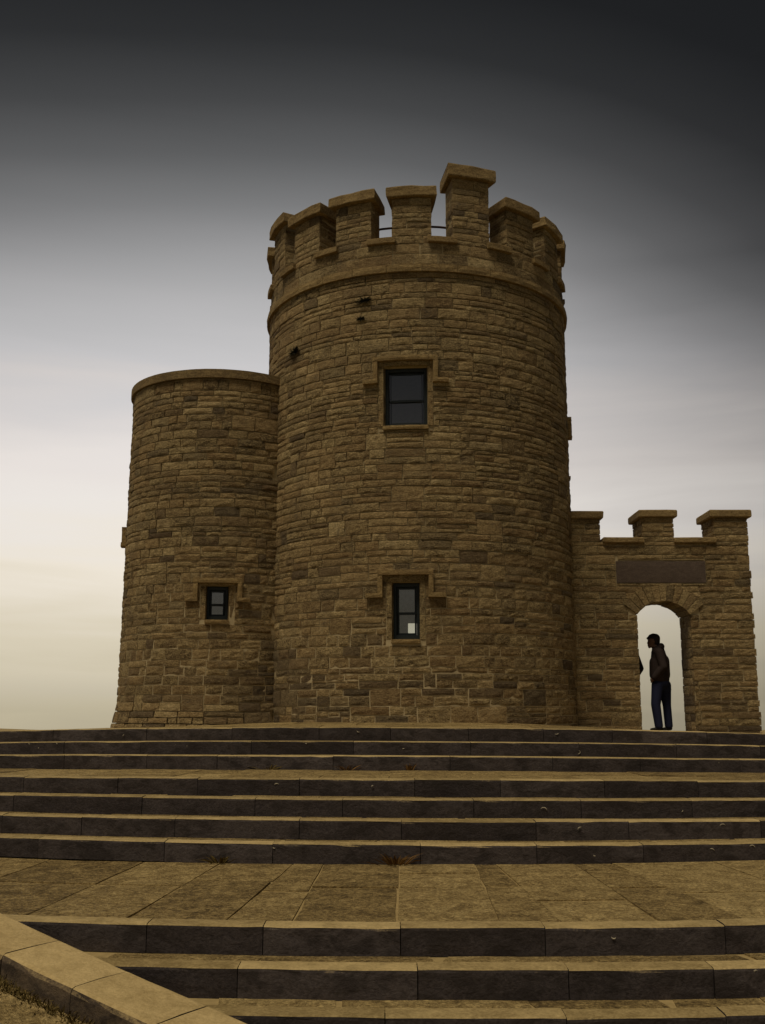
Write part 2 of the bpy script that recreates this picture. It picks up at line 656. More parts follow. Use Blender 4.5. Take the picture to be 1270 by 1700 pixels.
def sheet(mbx, ya, yb, zf, n=NX):
    """a strip of bedding between two curves"""
    vs = []
    for k in range(n + 1):
        x = XMIN + (XMAX - XMIN) * k / n
        vs += [(x, ya(x), zf(x, ya(x))), (x, yb(x), zf(x, yb(x)))]
    mbx.add(vs, [(2 * k, 2 * k + 2, 2 * k + 3, 2 * k + 1) for k in range(n)])


for i in range(1, 12):
    if i == 7:
        continue
    sheet(steps, lambda x: step_y(i, x) + KW - .03, lambda x: step_y(i - 1, x) + .1, lambda x, y: step_z(i, x) - .014)
steps_o = tag(steps.build('steps', MAT_BED), 'broad curved stone steps rising to the tower terrace', 'steps', None, 'structure')
land = MB()
sheet(land, lambda x: step_y(7, x) + KW - .03, lambda x: step_y(6, x) + .1, lambda x, y: step_z(7, x) - .014)
land_o = tag(land.build('landing', MAT_BED), 'wide paved landing between the two flights of steps', 'landing', None, 'structure')
plat = MB()
for k in range(8):
    y0 = lambda x: step_y(0, x) + KW - .03 if k == 0 else step_y(0, x) + k * 1.6
    y1 = lambda x: step_y(0, x) + (k + 1) * 1.6
    sheet(plat, y0, y1, lambda x, y: plat_z(x, y) - .014)
# back drop of the terrace
vs = []
for k in range(NX + 1):
    x = XMIN + (XMAX - XMIN) * k / NX
    y = step_y(0, x) + 12.8
    vs += [(x, y, plat_z(x, y) - .014), (x, y, -2.6)]
plat.add(vs, [(2 * k, 2 * k + 1, 2 * k + 3, 2 * k + 2) for k in range(NX)])
plat_o = tag(plat.build('terrace', MAT_BED), 'raised stone terrace the towers stand on', 'terrace', None, 'structure')


def kerb_block(i, x0, x1, rg):
    """one step stone: worn nosing, riser face, narrow top"""
    n = max(3, round((x1 - x0) / .14))
    h = (STEP_Z[i] - (STEP_Z[i + 1] if i + 1 < len(STEP_Z) else STEP_Z[i] - .17)) + .012
    if i == 7 or i == 3:
        h = .182
    off = rg.uniform(-.008, .008)
    dz = rg.uniform(-.004, .004)
    seed = rg.uniform(0, 90)
    prof = [(KW + .02, 0.0), (.05, 0.0), (.012, -.002), (.002, -.007), (0.0, -.022), (.002, -h * .6), (.004, -h)]
    vs = []
    for k in range(n + 1):
        x = x0 + (x1 - x0) * k / n
        if k == 0:
            x += .003
        if k == n:
            x -= .003
        for q, (py, pz) in enumerate(prof):
            e = .006 if 0 < q < 6 else 0
            wear = ((.008 * max(0, N3(x * 2.3, seed, i)) + .030 * max(0, N3(x * 9.1, seed + 3, i) - .42)) if q in (2, 3, 4) else 0)
            vs.append((x, step_y(i, x) + off + py + e * N3(x * 6, q * 3.1, seed) + wear,
                       step_z(i, x) + dz + pz + (e * .6 * N3(x * 7, q * 2.7 + 40, seed) if q < 5 else 0) - wear))
    P = len(prof)
    fs = []
    for k in range(n):
        for q in range(P - 1):
            fs.append((k * P + q, k * P + q + 1, (k + 1) * P + q + 1, (k + 1) * P + q))
    fs.append(tuple(range(P - 1, -1, -1)))
    fs.append(tuple(n * P + q for q in range(P)))
    mb = MB()
    mb.add(vs, fs, (min(max(rg.gauss(.5, .22), 0), 1), rg.random(), 0))
    return mb


KERB_END = {}     # x at which the lower steps stop against the sloping kerb
K0 = Vector((-2.40, 7.22, -1.40))
K1 = Vector((-.92, 6.30, -1.735))
KD = (K1 - K0)
for i in range(7, 12):
    KERB_END[i] = None
rg = random.Random(21)
for i in range(11):
    if i >= 7:
        # left end where the sloping kerb crosses this step
        t = 0
        for _ in range(40):
            p = K0 + KD * t
            t += (p.y - step_y(i, p.x)) / .94 * .8
        xa = (K0 + KD * t).x - .12
    else:
        xa = XMIN
    x = xa
    first = True
    while x < XMAX - .2:
        L = rg.uniform(.85, 1.45) if i < 7 else rg.uniform(.75, 1.3)
        if first and i < 7:
            L *= rg.uniform(.5, 1)
        first = False
        e = min(x + L, XMAX)
        if XMAX - e < .3:
            e = XMAX
        mbk = kerb_block(i, x, e, rg)
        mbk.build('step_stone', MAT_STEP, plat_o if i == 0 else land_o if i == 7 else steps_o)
        x = e


def flag(parent, pts, zf, rg, tone=None, lift=0.0, gap=.0105):
    """a flagstone from a plan quad (4 points, anticlockwise), its top slightly uneven and its edges softened"""
    c = np.mean(np.array(pts), axis=0)
    P = []
    for (x, y) in pts:
        d = math.hypot(x - c[0], y - c[1])
        P.append((x + (c[0] - x) / d * gap * 1.4, y + (c[1] - y) / d * gap * 1.4))
    n = 3
    tx, ty = rg.uniform(-.004, .004), rg.uniform(-.004, .004)
    dz = rg.uniform(-.003, .004) + lift
    seed = rg.uniform(0, 90)
    vs, fs = [], []
    for j in range(n + 1):
        for i in range(n + 1):
            a, b_ = i / n, j / n
            x = (P[0][0] * (1 - a) + P[1][0] * a) * (1 - b_) + (P[3][0] * (1 - a) + P[2][0] * a) * b_
            y = (P[0][1] * (1 - a) + P[1][1] * a) * (1 - b_) + (P[3][1] * (1 - a) + P[2][1] * a) * b_
            ed = i in (0, n) or j in (0, n)
            if ed:
                x += .016 * N3(x * 5, y * 5, seed)
                y += .016 * N3(x * 5, y * 5, seed + 9)
            z = zf(x, y) + dz + tx * (x - c[0]) + ty * (y - c[1]) + .004 * N3(x * 3, y * 3, seed) - (.004 if ed else 0)
            vs.append((x, y, z))
    W = n + 1
    for j in range(n):
        for i in range(n):
            fs.append((j * W + i, j * W + i + 1, (j + 1) * W + i + 1, (j + 1) * W + i))
    ring = [i for i in range(n + 1)] + [j * W + n for j in range(1, n + 1)] + [n * W + i for i in range(n - 1, -1, -1)] + [j * W for j in range(n - 1, 0, -1)]
    b0 = len(vs)
    for k in ring:
        vs.append((vs[k][0], vs[k][1], vs[k][2] - .03))
    m_ = len(ring)
    for k in range(m_):
        fs.append((ring[k], b0 + k, b0 + (k + 1) % m_, ring[(k + 1) % m_]))
    mb = MB()
    mb.add(vs, fs, tone or (min(max(rg.gauss(.5, .2), 0), 1), rg.random(), 0))
    return mb.build('flagstone', MAT_FLAG, parent)


# landing: joints read off the photograph (x at the front edge, x at the back), cross joints as a share of the depth
rg = random.Random(5)
JN = [(-9.8, -9.6), (-8.6, -8.5), (-7.7, -7.4), (-6.6, -6.5), (-5.6, -5.4), (-4.5, -4.3), (-3.4, -3.15), (-2.47, -2.23), (-1.745, -1.495), (-1.053, -.82), (-.607, -.54), (.093, .154),
      (.779, .848), (1.189, 1.027), (1.85, 1.75), (2.45, 2.10), (3.3, 3.05), (4.0, 3.9), (5.1, 5.0), (6.2, 6.0), (7.0, 6.9), (8.3, 8.1), (9.4, 9.2), (10.6, 10.4)]
CROSS = {7: (.52,), 8: (.62,), 9: (.45,), 10: (.52,), 11: (.52, .8), 12: (.55,), 13: (.3,), 14: (.5, .85), 15: (.4,)}
TN = {6: .35, 7: .55, 8: .35, 9: .5, 10: .3, 11: .55, 12: .45, 13: .8, 14: .4, 15: .65}
for k in range(len(JN) - 1):
    cuts = (0,) + CROSS.get(k, (rg.uniform(.35, .65),)) + (1,)
    for q in range(len(cuts) - 1):
        def pt(jx, s):
            x = jx[0] + (jx[1] - jx[0]) * s
            ya, yb = step_y(7, x) + KW + .015, step_y(6, x) - .004
            return (x, ya + (yb - ya) * s)
        s0_, s1_ = cuts[q] + (.006 if q else 0), cuts[q + 1] - (.006 if q < len(cuts) - 2 else 0)
        t = TN.get(k, rg.uniform(.3, .7)) + rg.uniform(-.22, .22)
        flag(land_o, [pt(JN[k], s0_), pt(JN[k + 1], s0_), pt(JN[k + 1], s1_), pt(JN[k], s1_)],
             lambda x, y: step_z(7, x), rg, (min(max(t, 0), 1), rg.random(), 0))
# treads of the steps and the narrow landing
for i in (1, 2, 3, 4, 5, 6, 8, 9, 10):
    x = XMIN if i < 7 else -2.6 + (i - 7) * .8
    while x < XMAX - .3:
        L = rg.uniform(.55, 1.2)
        e = min(x + L, XMAX)
        sk = rg.uniform(-.06, .06) if i != 3 else .18 * (x - .5) / 4 * -1
        rows = 1 if i != 3 else rg.choice((1, 2))
        for q in range(rows):
            def pt(xx, s, sk=sk):
                x2 = xx + sk * s
                ya, yb = step_y(i, x2) + KW + .012, step_y(i - 1, x2) - .003
                return (x2, ya + (yb - ya) * s)
            s0, s1 = q / rows, (q + 1) / rows
            flag(steps_o, [pt(x, s0), pt(e, s0), pt(e, s1), pt(x, s1)], lambda xx, yy: step_z(i, xx) - .004, rg)
        x = e
# terrace paving in front of and beside the buildings
for k in range(4):
    x = XMIN
    while x < XMAX - .3:
        e = min(x + rg.uniform(.6, 1.3), XMAX)
        def pt(xx, s):
            a = step_y(0, xx) + (KW + .012 if k == 0 else k * 1.35)
            b_ = step_y(0, xx) + (k + 1) * 1.35
            return (xx, a + (b_ - a) * s)
        flag(plat_o, [pt(x, 0), pt(e, 0), pt(e, 1), pt(x, 1)], plat_z, rg)
        x = e

# ------------------------------------------------------------------ towers
TC, TR = (.666, 19.138), 2.862
SCN, SR = (-3.06, 19.10), 1.71
WALL_Y, WALL_X1 = 18.60, 6.74


def hood_and_window(root, C, r, thc, hw, z0, z1, hood_hw, hood_top, drop, stop_hw, sash=True, bar=.078, out=.085, card=False, detail=True):
    """window in a curved wall: dressed surround, dark sash, label mould above"""
    M = cyl_map(C, r, R_(thc))
    rg = random.Random(int(1000 * (z0 + 9 + r + thc)))
    win = empty('window', M(0, z0, 0), root)
    def sub(mb, name, mat):
        o = mb.build(name, mat, None)
        o.parent = win
        o.matrix_parent_inverse = Matrix.Translation(win.location).inverted()
        return o
    def blk(u0, u1, v0, v1, w0, w1, rough=.004, nu=None, nv=2, mat=MAT_DRESSED, name='surround', tone=None):
        mb = MB()
        vs, fs = grid_block(M, u0, u1, v0, v1, w0, w1, nu or max(2, round((u1 - u0) / .12)), nv, rough=rough, cham=.004 if rough else 0, seed=rg.uniform(0, 90))
        mb.add(vs, fs, tone or (rg.uniform(.35, .65), rg.random() * .5, 0))
        return sub(mb, name, mat)
    sw = .085
    # dressed jambs, lintel, sill
    for s in (-1, 1):
        zz = z0
        while zz < z1 - .05:
            ze = min(zz + rg.uniform(.25, .4), z1)
            if z1 - ze < .12:
                ze = z1
            sx = sw
            a, b_ = (hw, hw + sx) if s > 0 else (-hw - sx, -hw)
            blk(a, b_, zz + .003, ze - .003, -.30, .003 + rg.uniform(-.004, .005), .010, mat=MAT_WALL, name='jamb_stone', tone=(rg.uniform(.3, .6), rg.random(), rg.choice((0, 0, .3))))
            zz = ze
    blk(-hw - sw - .03, hw + sw + .03, z1 + .001, z1 + .11, -.30, .006, .008, mat=MAT_WALL, name='lintel')
    blk(-hw - .004, hw + .004, z0 - .065, z0 - .001, -.30, .045, name='sill')
    # label mould: top bar, two drops, two returns
    hb = blk(-hood_hw, hood_hw, hood_top - bar, hood_top, -.05, out, .005, name='hood_mould')
    for s in (-1, 1):
        a, b_ = sorted((s * hood_hw, s * (hood_hw - .075)))
        blk(a, b_, drop + .075, hood_top - bar - .002, -.05, out - .004, .005, 2, 4, name='hood_mould')
        a, b_ = sorted((s * (hood_hw - .078), s * stop_hw))
        blk(a, b_, drop, drop + .073, -.05, out - .002, .005, name='hood_mould')
    # sash window set back in the reveal
    fo, fi = -.17, -.23
    fw = .055 if hw > .3 else .05
    zm = z0 + (z1 - z0) * .47
    k = dict(rough=0, mat=MAT_FRAME, nu=3, nv=1)
    blk(-hw + .001, -hw + fw, z0 + .001, z1 - .001, fi - .03, fo + .02, name='frame_stile', **k)
    blk(hw - fw, hw - .001, z0 + .001, z1 - .001, fi - .03, fo + .02, name='frame_stile', **k)
    blk(-hw + fw + .001, hw - fw - .001, z0 + .001, z0 + .075, fi - .03, fo + .016, name='bottom_rail', **k)
    blk(-hw + fw + .001, hw - fw - .001, z1 - .06, z1 - .001, fi - .03, fo + .016, name='top_rail', **k)
    sfw = .035
    for (a, b_, dw, nm) in ((z0 + .077, zm + .018, -.03, 'lower_sash'), (zm - .018, z1 - .062, 0.0, 'upper_sash')):
        mb = MB()
        x0, x1 = -hw + fw + .003, hw - fw - .003
        for (u0, u1, v0, v1) in ((x0, x0 + sfw, a, b_), (x1 - sfw, x1, a, b_), (x0 + sfw, x1 - sfw, a, a + .036), (x0 + sfw, x1 - sfw, b_ - .036, b_)):
            vs, fs = grid_block(M, u0, u1, v0, v1, fi + dw - .03, fi + dw + .004, 2, 1)
            mb.add(vs, fs)
        sub(mb, nm, MAT_FRAME)
        mb = MB()
        vs, fs = grid_block(flat_map(M(0, 0, fi + dw - .012), (math.cos(R_(thc)), math.sin(R_(thc)), 0), (0, 0, 1), (math.sin(R_(thc)), -math.cos(R_(thc)), 0)),
                            x0 + sfw - .01, x1 - sfw + .01, a + .03, b_ - .03, -.003, .003, 1, 1)
        mb.add(vs, fs)
        sub(mb, 'pane', MAT_GLASS)
    return win


def opening_rects(C, r, wins):
    return [(R_(t) * r - hw - .087, R_(t) * r + hw + .087, z0 - .072, z1 + .112) for (t, hw, z0, z1) in wins]


def tower_shell(name, C, r_in, z0, z1, ops, rfun, parent, mat, mat_in):
    """mortar core with window openings; ops in (theta0, theta1, z0, z1)"""
    ths = sorted(set([R_(-180 + 5 * k) for k in range(73)] + [t for o in ops for t in o[:2]]))
    zs = sorted(set([z0 + (z1 - z0) * k / 14 for k in range(15)] + [z for o in ops for z in o[2:]]))
    mb = MB()
    idx = {}
    def vid(k, j, q):
        if (k, j, q) not in idx:
            idx[(k, j, q)] = len(mb.v)
            rr = rfun(zs[j]) if q == 0 else r_in
            mb.v.append((C[0] + rr * math.sin(ths[k]), C[1] - rr * math.cos(ths[k]), zs[j]))
        return idx[(k, j, q)]
    for k in range(len(ths) - 1):
        for j in range(len(zs) - 1):
            tm, zm = (ths[k] + ths[k + 1]) / 2, (zs[j] + zs[j + 1]) / 2
            if any(o[0] < tm < o[1] and o[2] < zm < o[3] for o in ops):
                continue
            mb.f.append((vid(k, j, 0), vid(k + 1, j, 0), vid(k + 1, j + 1, 0), vid(k, j + 1, 0)))
            mb.f.append((vid(k, j, 1), vid(k, j + 1, 1), vid(k + 1, j + 1, 1), vid(k + 1, j, 1)))
            mb.t += [(.5, .5, 0)] * 2
    for (a, b_, c, d) in ops:       # reveals through the wall
        if abs(a) > 3 or abs(b_) > 3:
            continue
        ra, rb = rfun((c + d) / 2) - .02, r_in
        P = lambda t, q, z: (C[0] + q * math.sin(t), C[1] - q * math.cos(t), z)
        mb.add([P(a, ra, c), P(a, rb, c), P(a, rb, d), P(a, ra, d), P(b_, ra, c), P(b_, rb, c), P(b_, rb, d), P(b_, ra, d)],
               [(0, 1, 2, 3), (4, 7, 6, 5), (0, 4, 5, 1), (3, 2, 6, 7)])
    return mb.build(name, mat, parent)


def wave_fn(seed, amp=.014):
    return lambda u, v: amp * N3(u * .55, v * .9, seed) + .004 * N3(u * 2.1, v * 2, seed + 4)


# ---- great round tower
tower = empty('round_tower', (TC[0], TC[1], -.25))
tag(tower, 'tall round rubble-stone tower crowned with battlements', 'tower')


def par(o, root):
    o.parent = root
    o.matrix_parent_inverse = Matrix.Translation(root.location).inverted()
    return o


class Root:
    """builds parts in world coordinates under a root that stands at the thing's base"""


_build = MB.build


def build_w(s, name, mat, parent=None, smooth=False, origin=None):
    o = _build(s, name, mat, None, smooth, origin)
    if parent is not None:
        o.parent = parent
        if parent.type == 'EMPTY':      # empties carry world coordinates here
            o.matrix_parent_inverse = Matrix.Translation(parent.location).inverted()
    return o


MB.build = build_w
_empty = empty


def empty(name, loc=(0, 0, 0), parent=None):
    o = _empty(name, loc, None)
    if parent:
        o.parent = parent
        o.matrix_parent_inverse = Matrix.Translation(parent.location).inverted()
        o.location = loc
    return o


def mortar_r(r):
    return lambda z: r - .010 - .016 * min(1, max(0, (z - .9) / 2.2))


BW = [(-5.75, .371, 4.565, 5.60), (-5.95, .2246, 1.065, 1.978), (92, .37, 4.30, 5.25)]
BACKW = ((173.3, 180.0), (-180.0, -176.7))      # opening in the far wall, seen through the lower window
ops_b = []
for (t, hw, z0, z1) in BW:
    ops_b.append((R_(t) - hw / TR, R_(t) + hw / TR, z0, z1))
for (a, b_) in BACKW:
    ops_b.append((R_(a), R_(b_), 1.25, 1.775))
tower_shell('wall_core', TC, 2.30, -.7, 7.86, ops_b, mortar_r(TR), tower, MAT_MORTAR, MAT_INSIDE)
rg = random.Random(11)
rects = layout(-math.pi * TR, math.pi * TR, -.42, 7.25, rg)
for o in opening_rects(TC, TR, BW):
    rects = clip(rects, o)
for (a, b_) in BACKW:
    rects = clip(rects, (R_(a) * TR - .001, R_(b_) * TR + .001, 1.25, 1.775))
M = cyl_map(TC, TR)
wv = wave_fn(3.3)
lst = []
for r in rects:
    c = M((r[0] + r[1]) / 2, r[2], 0)
    if math.hypot(c[0] - SCN[0], c[1] - SCN[1]) < SR - .12 and r[3] < 5.7:
        continue
    if c[0] > 3.3 and WALL_Y + .08 < c[1] < WALL_Y + .6 and r[3] < 3:
        continue
    th = math.degrees((r[0] + r[1]) / 2 / TR)
    damp = .75 if -66 < th < -44 and r[2] < 1.0 + .4 * N3(th * .1, 0, 0) else 0
    lst.append(stone(M, r, rg, r[2] + .25, wv, 0.0, .022, damp))
# parapet below the crenels, in larger squared stones
PR = TR - .012
MP = cyl_map(TC, PR)
for r in layout(-math.pi * PR, math.pi * PR, 7.385, 7.79, rg, .13, .22, .35, .8, .1):
    lst.append(stone(MP, r, rg, 5, None, 0, .014))
NM = 17
MW = R_(13.9)
merlon_c = [R_(-3.4 + 21.18 * k) for k in range(NM)]
place_stones(lst, tower, MAT_WALL, 300)

# string course
rg = random.Random(4)
k = 0
while k < 30:
    a0, a1 = k * 12, (k + 1) * 12
    MS = cyl_map(TC, TR, R_(a0))
    mb = MB()
    vs, fs = grid_block(MS, .003, R_(12) * TR - .003, 7.25, 7.382, -.08, .062, 4, 2, .006, .006, .003, rg.uniform(0, 90))
    mb.add(vs, fs, (rg.uniform(.3, .6), rg.random() * .5, 0))
    mb.build('string_course_stone', MAT_DRESSED, tower)
    k += 1

# roof slab behind the parapet
mb = MB()
nn = 48
mb.add([(TC[0] + 2.42 * math.sin(2 * math.pi * q / nn), TC[1] - 2.42 * math.cos(2 * math.pi * q / nn), 7.35) for q in range(nn)], [tuple(range(nn))])
mb.build('roof_slab', MAT_DRESSED, tower)


def radial_block(mb, a0, a1, r0, r1, z0, z1, nu, tone, rough, seed, C=TC):
    """solid wedge between two radii, with rough outer, top and side faces"""
    rm = r1
    MM = cyl_map(C, rm, (a0 + a1) / 2)
    hw = (a1 - a0) / 2 * rm
    nv = 3
    vs, fs = [], []
    ring_n = []
    levels = [0, .08, .5, .92, 1]
    def J(u, v, w, q):
        return rough * N3(u * 6 + seed, v * 6 + q * 7, w * 6 + seed)
    prof = []
    us = [-hw + 2 * hw * i / nu for i in range(nu + 1)]
    ws = [0, -(r1 - r0) * .5, -(r1 - r0)]
    loop = [(u, 0) for u in us] + [(hw, ws[1])] + [(u, ws[2]) for u in reversed(us)] + [(-hw, ws[1])]
    n = len(loop)
    for L in levels:
        z = z0 + (z1 - z0) * L
        ins = (.010 if rough > .004 else .001) if L in (0, 1) else 0
        for (u, w) in loop:
            sgn = 1 if u > 0 else -1
            uu = u - (sgn * ins if abs(abs(u) - hw) < 1e-6 else 0) + J(u, z, w, 1)
            ww = w + (-ins if w == 0 else ins if w == ws[2] else 0) + J(u, z, w, 2)
            # wedge narrows towards the axis
            vs.append(MM(uu, z + J(u, z, w, 3) * .7, ww))
    for j in range(len(levels) - 1):
        for i in range(n):
            fs.append((j * n + i, j * n + (i + 1) % n, (j + 1) * n + (i + 1) % n, (j + 1) * n + i))
    t = (len(levels) - 1) * n
    # top: fan between outer and inner rows
    outer = list(range(t, t + nu + 1))
    inner = list(range(t + nu + 2, t + nu + 2 + nu + 1))[::-1]
    b = 0
    outb = list(range(0, nu + 1))
    inb = list(range(nu + 2, nu + 2 + nu + 1))[::-1]
    for i in range(nu):
        fs.append((outer[i], outer[i + 1], inner[i + 1], inner[i]))
        fs.append((outb[i + 1], outb[i], inb[i], inb[i + 1]))
    fs.append((outer[-1], t + nu + 1, inner[-1]))
    fs.append((outer[0], inner[0], t + n - 1))
    mb.add(vs, fs, tone)


rg = random.Random(17)
for k, ac in enumerate(merlon_c):
    tall = (k == 1)
    ztop = 9.02 if tall else 8.84 if k == 14 else 8.62
    root = empty('merlon', (TC[0] + 2.6 * math.sin(ac), TC[1] - 2.6 * math.cos(ac), 7.88), tower)
    core = MB()
    radial_block(core, ac - MW / 2 + .004, ac + MW / 2 - .004, 2.36, PR - .02, 7.78, ztop - .005, 2, (.5, .5, 0), .0, 0)
    core.build('core', MAT_MORTAR, root)
    st = MB()
    Mo = cyl_map(TC, PR, ac)
    w2 = MW * PR / 2
    zs_ = layout(-w2, w2, 7.78, ztop, rg, .085, .16, .22, .55, .25, True)
    for r in zs_:
        st.merge(stone(Mo, r, rg, 5, None, 0, .018)[1])
    for s in (-1, 1):           # cheeks of the crenels
        a = ac + s * MW / 2
        rad = Vector((math.sin(a), -math.cos(a), 0))
        tan = Vector((math.cos(a), math.sin(a), 0)) * s
        if s > 0:
            org, ud = Vector((TC[0], TC[1], 0)) + rad * PR - tan * .004, -rad
        else:
            org, ud = Vector((TC[0], TC[1], 0)) + rad * 2.38 - tan * .004, rad
        Mf = flat_map(org, ud, (0, 0, 1), tan)
        for r in layout(.0, PR - 2.38, 7.89, ztop, rg, .085, .16, .2, .45, .2, True):
            st.merge(stone(Mf, r, rg, 5, None, 0, .014)[1])
    tag(st.build('rubble_stones', MAT_WALL, root), kind='stuff')
    cp = MB()
    radial_block(cp, ac - MW / 2 - .030, ac + MW / 2 + .030, 2.28, PR + .095, ztop, ztop + (.225 if tall else .185), 4,
                 (rg.uniform(.25, .6), rg.random() * .5, 0), .022, rg.uniform(0, 90))
    cp.build('cap_stone', MAT_DRESSED, root)
    # crenel sill to the right of this merlon
    g0 = ac + MW / 2
    g1 = ac + R_(21.18) - MW / 2
    sl = MB()
    radial_block(sl, g0 - .022, g1 + .022, 2.33, PR + .07, 7.785, 7.892, 3, (rg.uniform(.25, .6), rg.random() * .5, 0), .012, rg.uniform(0, 90))
    sl.build('crenel_sill', MAT_DRESSED, tower)

for (t, hw, z0, z1), hd in zip(BW, ((.531, 5.755, 5.30, .71), (.438, 2.165, 1.73, .635), (.531, 5.41, 4.97, .68))):
    hood_and_window(tower, TC, TR, t, hw, z0, z1, hd[0], hd[1], hd[2], hd[3])

# ---- small round tower
small = empty('stair_turret', (SCN[0], SCN[1], -.3))
tag(small, 'shorter plain round stone turret with a flat coping', 'turret')
SW = [(8.35, .199, 1.465, 2.05), (-96, .25, 2.50, 3.20)]


def srad(z):
    return SR + .045 * (1 - min(1, max(0, (z + .3) / 6.0))) + (.085 * min(1, (.30 - z) / .6) ** 2 if z < .30 else 0)


ops_s = [(R_(t) - hw / SR, R_(t) + hw / SR, z0, z1) for (t, hw, z0, z1) in SW]
tower_shell('wall_core', SCN, 1.3, -.7, 5.745, ops_s, lambda z: SR + .045 * (1 - min(1, max(0, (z + .3) / 6.0))) - .010 - .016 * min(1, max(0, (z - .9) / 2.2)), small, MAT_MORTAR, MAT_INSIDE)


def MSm(u, v, w):
    a = u / SR
    q = srad(v) + w
    return (SCN[0] + q * math.sin(a), SCN[1] - q * math.cos(a), v)


rg = random.Random(23)
rects = layout(-math.pi * SR, math.pi * SR, -.45, 5.745, rg, .088, .19, .18, .6)
for o in opening_rects(SCN, SR, SW):
    rects = clip(rects, o)
lst = []
wv = wave_fn(8.8)
for r in rects:
    c = MSm((r[0] + r[1]) / 2, r[2], 0)
    if math.hypot(c[0] - TC[0], c[1] - TC[1]) < TR - .12:
        continue
    th = math.degrees((r[0] + r[1]) / 2 / SR)
    lst.append(stone(MSm, r, rg, r[2] + .3, wv, 0.0, .022, .7 if 18 < th < 60 and r[2] < .55 else 0))
place_stones(lst, small, MAT_WALL, 300)
for k in range(24):
    a = math.pi * 2 * k / 24
    px, py = SCN[0] + SR * math.sin(a), SCN[1] - SR * math.cos(a)
    if math.hypot(px - TC[0], py - TC[1]) < TR - .5:
        continue
    mb = MB()
    radial_block(mb, a - math.pi / 24 + .0004, a + math.pi / 24 - .0004, 1.28, SR + .05, 5.745, 5.90, 3, (rg.uniform(.2, .5), rg.random() * .4, .25), .003, rg.uniform(0, 90), SCN)
    mb.build('coping_stone', MAT_DRESSED, small)
mb = MB()
mb.add([(SCN[0] + 1.34 * math.sin(2 * math.pi * q / 40), SCN[1] - 1.34 * math.cos(2 * math.pi * q / 40), 5.80) for q in range(40)], [tuple(range(40))])
mb.build('roof_slab', MAT_DRESSED, small)
for (t, hw, z0, z1), hd in zip(SW, ((.403, 2.17, 1.775, .54), (.42, 3.32, 2.93, .60))):
    hood_and_window(small, SCN, SR + .02, t, hw, z0, z1, hd[0], hd[1], hd[2], hd[3], out=.075 if t > 0 else .10)

# ------------------------------------------------------------------ battlemented gateway wall
gate = empty('gateway_wall', (5.1, WALL_Y + .35, -.4))
tag(gate, 'battlemented stone wall with an arched gateway and dark plaque, right of the tower', 'wall')
WT = .72                      # thickness
GX0 = 3.15
AX, AZ, AR = 5.107, 1.311, .594
AHW, SPR = .478, 1.664
core = MB()


def prism(mbx, poly, y0, y1, tone=(.5, .5, 0)):
    n = len(poly)
    vs = [(x, y0, z) for x, z in poly] + [(x, y1, z) for x, z in poly]
    fs = [tuple(range(n)), tuple(range(2 * n - 1, n - 1, -1))]
    for k in range(n):
        fs.append((k, k + n, (k + 1) % n + n, (k + 1) % n))
    mbx.add(vs, fs, tone)


Y0, Y1 = WALL_Y + .022, WALL_Y + WT - .02
prism(core, [(GX0, -.8), (AX - AHW - .02, -.8), (AX - AHW - .02, SPR), (AX - AHW - .02, 3.0), (GX0, 3.0)], Y0, Y1)
prism(core, [(AX + AHW + .02, -.8), (WALL_X1 - .02, -.8), (WALL_X1 - .02, 3.0), (AX + AHW + .02, 3.0)], Y0, Y1)
na = 12
for k in range(na):
    xa, xb = AX - AHW - .02 + (2 * AHW + .04) * k / na, AX - AHW - .02 + (2 * AHW + .04) * (k + 1) / na
    za = AZ + math.sqrt(max(0, (AR + .06) ** 2 - (xa - AX) ** 2))
    zb = AZ + math.sqrt(max(0, (AR + .06) ** 2 - (xb - AX) ** 2))
    prism(core, [(xa, za), (xb, zb), (xb, 3.0), (xa, 3.0)], Y0 + .001 * (k % 2), Y1 - .001 * (k % 2))
core.build('wall_core', MAT_MORTAR, gate)
rg = random.Random(31)
Mg = flat_map((0, WALL_Y, 0), (1, 0, 0), (0, 0, 1), (0, -1, 0))
rects = layout(GX0, WALL_X1, -.6, 3.0, rg, .09, .175, .26, .75, .3, True)
rects = clip(rects, (AX - AHW, AX + AHW, -1, SPR))
for k in range(16):            # keep stones out of the arch, step by step
    z = SPR + (AZ + AR + .12 - SPR) * k / 16
    h = (AZ + AR + .12 - SPR) / 16
    hwid = math.sqrt(max(0, (AR + .16) ** 2 - (z - AZ) ** 2))
    if hwid > .05 and k % 4 == 0:
        hw2 = math.sqrt(max(0, (AR + .14) ** 2 - (z - AZ) ** 2))
        rects = clip(rects, (AX - hw2, AX + hw2, z, z + 4 * h))
rects = clip(rects, (4.272, 5.914, 2.235, 2.646))
lst = []
wv = wave_fn(14.2, .008)
for r in rects:
    if r[1] < 3.36:
        continue
    edge = r[1] > WALL_X1 - .01
    lst.append(stone(Mg, (r[0], r[1] + (rg.uniform(-.02, .022) if edge else 0), r[2], r[3]), rg, r[2] + .6, wv))
